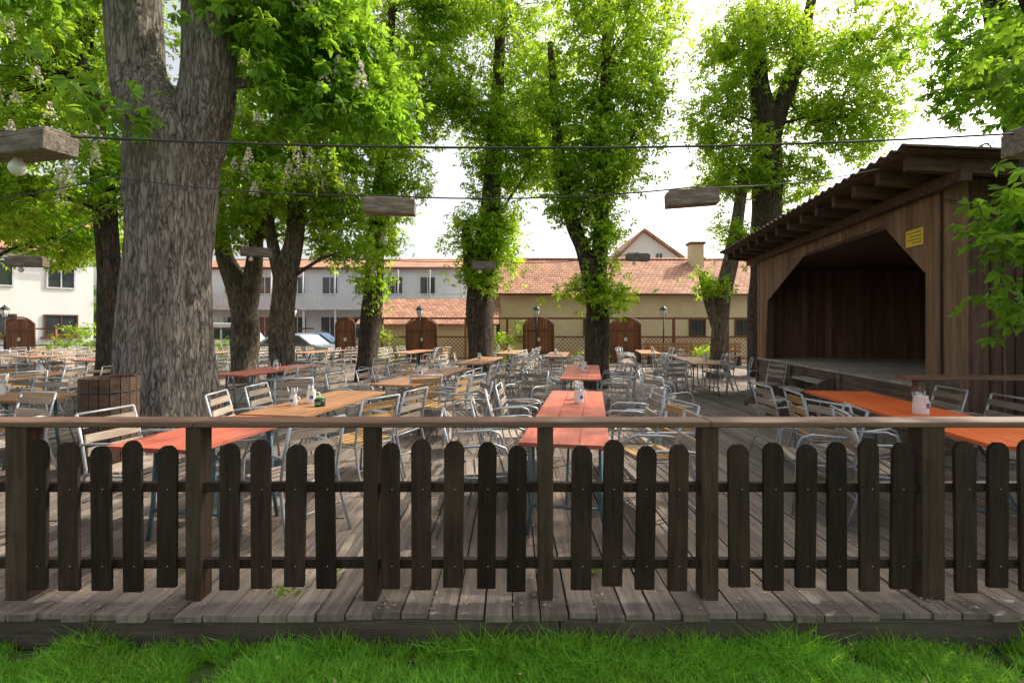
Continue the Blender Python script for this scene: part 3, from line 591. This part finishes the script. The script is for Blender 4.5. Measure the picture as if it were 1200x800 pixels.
def lantern(x,y,h=2.0):
    b=MB(); b.tube([(0,0,0),(0,0,h)],[.035,.025],'black',8); b.lathe((0,0,0),[(0,.08),(.25,.06),(.3,.03)],'black',10)
    b.lathe((0,0,h),[(0,.05),(.03,.08),(.31,.14)],'lampglass',6)
    for i in range(6):
        a=i/6*6.2832; b.tube([(.082*math.cos(a),.082*math.sin(a),h+.03),(.145*math.cos(a),.145*math.sin(a),h+.31)],.009,'black',4)
    b.lathe((0,0,h+.31),[(0,.17),(.02,.17),(.10,.09),(.13,.05),(.17,.02),(.2,.01)],'black',6)
    b.obj('garden_lantern',None,(x,y,0))
for x,y in ((-3.8,19.7),(1.02,19.7),(6.25,19.7),(-8.9,19.5),(-20.6,19.4)): lantern(x,y)
b=MB()
for i in range(3): b.box((5.4,FB-.9+i*.13,.42),(9.4,FB-.79+i*.13,.45),'twood'); b.box((5.4,FB-.46+0*i,.55+i*.14),(9.4,FB-.43,.66+i*.14),'twood')
for x in (5.6,7.4,9.2): b.box((x-.03,FB-.88,0),(x+.03,FB-.5,.415),'framed'); b.box((x-.03,FB-.425,0),(x+.03,FB-.38,.95),'framed')
b.obj('wooden_bench')

# ---------------------------------------------------------------- buildings
def window(b,x,y,z,w,h,fr='frame',bars=1):
    b.box((x-w/2,y-.02,z),(x+w/2,y+.02,z+h),'glass'); t=.07
    b.box((x-w/2-t,y-.06,z-t),(x+w/2+t,y-.003,z),fr); b.box((x-w/2-t,y-.06,z+h),(x+w/2+t,y-.003,z+h+t),fr)
    for xx in (x-w/2-t,x+w/2): b.box((xx,y-.06,z),(xx+t,y-.003,z+h),fr)
    for i in range(bars): xx=x-w/2+w*(i+1)/(bars+1); b.box((xx-.025,y-.05,z),(xx+.025,y-.021,z+h),fr)
def gable_x(name,x0,x1,y0,y1,eave,ridge,wall,ohang=.35):
    e=empty(name,(x0,y0,0)); inv=(-x0,-y0,0)
    b=MB(); b.box((x0,y0,-.2),(x1,y1,eave),wall); ym=(y0+y1)/2
    for x in (x0,x1-.3): b.prism([(x,y0,eave+.001),(x,y1,eave+.001),(x,ym,ridge-.05)],(.3,0,0),wall)
    b.obj('walls',e,inv)
    ang=math.atan2(ridge-eave,ym-y0); L=math.hypot(ridge-eave,ym-y0)+ohang
    for s in (0,1):
        r=MB(); r.box((0,0,0),(x1-x0+2*ohang,L,.09),'tile')
        o=r.obj('roof',e); 
        if s==0: o.location=(-ohang,-ohang*math.cos(ang),eave-ohang*math.sin(ang)+.02); o.rotation_euler=(ang,0,0)
        else: o.location=(x1-x0+ohang,(y1-y0)+ohang*math.cos(ang),eave-ohang*math.sin(ang)+.02); o.rotation_euler=(ang,0,math.pi)
    b=MB(); b.tube([(x0-ohang,ym,ridge+.09),(x1+ohang,ym,ridge+.09)],.12,'tile',8); b.tube([(x0-ohang,y0-ohang-.06,eave-.12),(x1+ohang,y0-ohang-.06,eave-.12)],.06,'framed',6); b.obj('ridge_and_gutter',e,inv)
    return e,inv
e,inv=gable_x('tiled_restaurant_building',-.6,13.5,24,30.5,3.35,5.35,'beige')
b=MB()
for x in (4.0,9.3,11.6): window(b,x,24-.005,1.2,.7,.75,'framed')
b.tube([(12.9,23.9,0),(12.9,23.9,3.2)],.05,'frame',8)
b.obj('windows',e,inv)
b=MB(); b.box((9.9,26.4,4.3),(10.6,27,6.2),'beige'); b.box((9.82,26.32,6.201),(10.68,27.08,6.32),'framed'); b.obj('chimney',e,inv)
e=empty('low_tiled_shed',(-7,22.3,0))
b=MB(); b.box((0,0,-.2),(6.2,2.4,1.75),'beige'); b.prism([(0,0,1.751),(0,2.4,1.751),(0,2.4,2.85)],(6.2,0,0),'beige'); b.obj('walls',e)
r=MB(); r.box((-.2,-.3,0),(6.4,2.9,.08),'tile'); o=r.obj('roof',e); o.location=(0,0,1.80); o.rotation_euler=(math.atan2(1.1,2.4),0,0)
e=empty('white_gabled_house',(8,40,0))
b=MB(); b.box((0,0,-.2),(7.2,9,6.6),'whitewall'); b.prism([(0,0,6.601),(7.2,0,6.601),(3.0,0,9.6)],(0,9,0),'whitewall'); window(b,2.4,-.003,7.0,.5,.8); window(b,4.3,-.003,7.0,.5,.8); b.obj('walls',e)
r=MB(); r.hexa([(-.5,-.4,6.28),(3.0,-.4,9.65),(3.0,9.4,9.65),(-.5,9.4,6.28),(-.5,-.4,6.5),(3.0,-.4,9.87),(3.0,9.4,9.87),(-.5,9.4,6.5)],'tile'); r.hexa([(3.002,-.4,9.65),(7.7,-.4,6.3),(7.7,9.4,6.3),(3.002,9.4,9.65),(3.002,-.4,9.87),(7.7,-.4,6.52),(7.7,9.4,6.52),(3.002,9.4,9.87)],'tile'); r.obj('roof',e)
e,inv=gable_x('white_balcony_building',-25,-3.2,36,46,6.1,7.3,'greywall')
b=MB()
for x in np.arange(-23.5,-4,2.45):
    window(b,x,35.995,4.0,1.1,1.4); window(b,x,35.995,.9,1.3,1.5)
b.box((-24.5,34.6,2.9),(-3.6,35.99,3.08),'frame')
for z in (3.12,3.99): b.box((-24.5,34.62,z),(-3.6,34.66,z+.08),'frame')
for x in np.arange(-24.4,-3.6,.16): b.box((x,34.625,3.2),(x+.07,34.655,3.99),'frame')
for x in np.arange(-24.4,-3.6,2.3): b.box((x,34.67,0),(x+.12,34.8,4.1),'frame'); b.box((x,34.6,4.1),(x+.08,34.7,5.8),'frame')
b.obj('balcony_and_windows',e,inv)
e,inv=gable_x('white_corner_house',-34,-27,25,31,5.6,8.0,'whitewall')
b=MB()
for x in (-33,-30.6,-28.3): window(b,x,24.995,1.2,1.2,1.0,'framed'); window(b,x,24.995,3.7,1.0,1.2,'frame'); b.box((x-.8,24.75,1.0),(x+.8,24.93,1.12),'framed')
b.obj('windows',e,inv)
for x in (-33,-30.6,-28.3):
    T,Lf=clump((x,24.84,1.2),(.65,.06,.08),120,per=12,spread=.07); V=leafverts(Lf,rng.uniform(.05,.08,len(Lf)),5)
    place(quadmesh('geranium_box',V,['leaf_b','geranium'],(rng.random(len(V)//4)<.4)),'geranium_box',e,inv)
e.location=(-27.5,20.9,0); e.rotation_euler=(0,0,math.radians(50))
b=MB(); b.box((-23.0,27.4,-.2),(-21.5,33,4.6),'redwall'); b.prism([(-23.1,27.2,4.601),(-21.4,27.2,4.601),(-22.25,27.2,5.3)],(0,6,0),'tile'); window(b,-22.25,27.395,1.2,.7,1.1); window(b,-22.25,27.395,3.0,.7,1.0); b.obj('terracotta_side_house')

# ---------------------------------------------------------------- vehicles
def vehicle(name,loc,rot,prof,glassprof,W,L,body,wheels,wr=.32):
    e=empty(name,loc,rot)
    b=MB(); 
    b.prism([(x,-W/2,z) for x,z in prof],(0,W,0),body); o=b.obj('body',e,bevel=.06); o.modifiers['b'].segments=3
    b=MB()
    for s in (-1,1):
        for gp in glassprof:
            y=s*(W/2+.004); b.prism([(x,y-.004 if s<0 else y,z) for x,z in gp],(0,.004,0),'glass')
        b.box((prof[0][0]+.1,s*(W/2+.003)-.003,.45),(L/2-.15,s*(W/2+.003)+.003,.50),'black')
    b.obj('side_windows',e)
    b=MB()
    for x in wheels:
        for s in (-1,1):
            b.tube([(x,s*(W/2-.18),wr),(x,s*(W/2+.02),wr)],wr,'tyre',20); b.tube([(x,s*(W/2+.021),wr),(x,s*(W/2+.03),wr)],wr*.6,'steel',14)
    b.obj('wheels',e)
    b=MB(); 
    for s in (-1,1): b.box((L/2-.02,s*(W/2-.3)-.14,.62),(L/2+.015,s*(W/2-.3)+.14,.76),'frame'); b.box((-L/2-.015,s*(W/2-.2)-.08,.7),(-L/2+.02,s*(W/2-.2)+.08,.95),'redwall')
    b.box((L/2,-.26,.42),(L/2+.02,.26,.53),'frame'); b.obj('lights_and_plate',e)
    return e
vprof=[(-2.4,.3),(2.4,.3),(2.42,.8),(2.25,1.05),(1.75,1.2),(1.2,1.9),(.9,2.0),(-2.3,2.0),(-2.42,1.9)]
vgl=[[(1.5,1.2),(1.05,1.78),(.5,1.78),(.5,1.2)],[(.4,1.2),(.4,1.78),(-.8,1.78),(-.8,1.2)],[(-.9,1.2),(-.9,1.78),(-2.2,1.78),(-2.2,1.2)]]
vehicle('white_van',(-14.8,24.4,-.19),0.05,vprof,vgl,1.85,4.84,'carwhite',(-1.5,1.55))
cprof=[(-2.1,.28),(2.1,.28),(2.15,.65),(1.95,.82),(1.1,.95),(.45,1.42),(.1,1.48),(-1.0,1.46),(-1.75,1.05),(-2.1,.98),(-2.15,.7)]
cgl=[[(.98,.96),(.42,1.36),(-.2,1.38),(-.2,.96)],[(-.28,.96),(-.28,1.38),(-.95,1.36),(-1.5,1.0)]]
vehicle('silver_parked_car',(-10.6,24.0,-.19),-.15,cprof,cgl,1.72,4.25,'carsilver',(-1.3,1.3))
vehicle('blue_parked_car',(-12.2,30,-.19),.1,cprof,cgl,1.72,4.25,'carblue',(-1.3,1.3))
vehicle('white_parked_car',(-19.3,24.6,-.19),.15,cprof,cgl,1.72,4.25,'carwhite',(-1.3,1.3))

# ---------------------------------------------------------------- light, sky, camera
az=math.radians(57); el=math.radians(43)
w=bpy.data.worlds.new('World'); sc.world=w; w.use_nodes=True
nt=w.node_tree; bg=nt.nodes['Background']; sky=nt.nodes.new('ShaderNodeTexSky'); sky.sky_type='NISHITA'; sky.sun_disc=False
sky.sun_elevation=el; sky.sun_rotation=az; sky.air_density=1.0; sky.dust_density=5; sky.ozone_density=1.0
hs=nt.nodes.new('ShaderNodeHueSaturation'); hs.inputs['Saturation'].default_value=0.4; hs.inputs['Value'].default_value=2.0
tint=nt.nodes.new('ShaderNodeMixRGB'); tint.blend_type='MULTIPLY'; tint.inputs[0].default_value=1; tint.inputs[2].default_value=(1.0,.965,.92,1)
nt.links.new(sky.outputs[0],hs.inputs['Color']); nt.links.new(hs.outputs[0],tint.inputs[1]); nt.links.new(tint.outputs[0],bg.inputs[0]); bg.inputs[1].default_value=0.15
sd=bpy.data.lights.new('sun','SUN'); sd.energy=5; sd.angle=math.radians(.6); sd.color=(1,.92,.77)
so=bpy.data.objects.new('sun',sd); COL.objects.link(so); so.rotation_euler=Vector((math.sin(az)*math.cos(el),math.cos(az)*math.cos(el),math.sin(el))).to_track_quat('Z','Y').to_euler()
cam=bpy.data.cameras.new('camera'); co=bpy.data.objects.new('camera',cam); COL.objects.link(co); co.location=(0,0,1.53); co.rotation_euler=(math.pi/2,0,0)
cam.sensor_width=36; cam.lens=16.8; cam.shift_y=-0.0125; cam.clip_end=1000; cam.clip_start=.05
sc.camera=co
sc.view_settings.view_transform='Standard'; sc.view_settings.look='None'; sc.view_settings.exposure=0
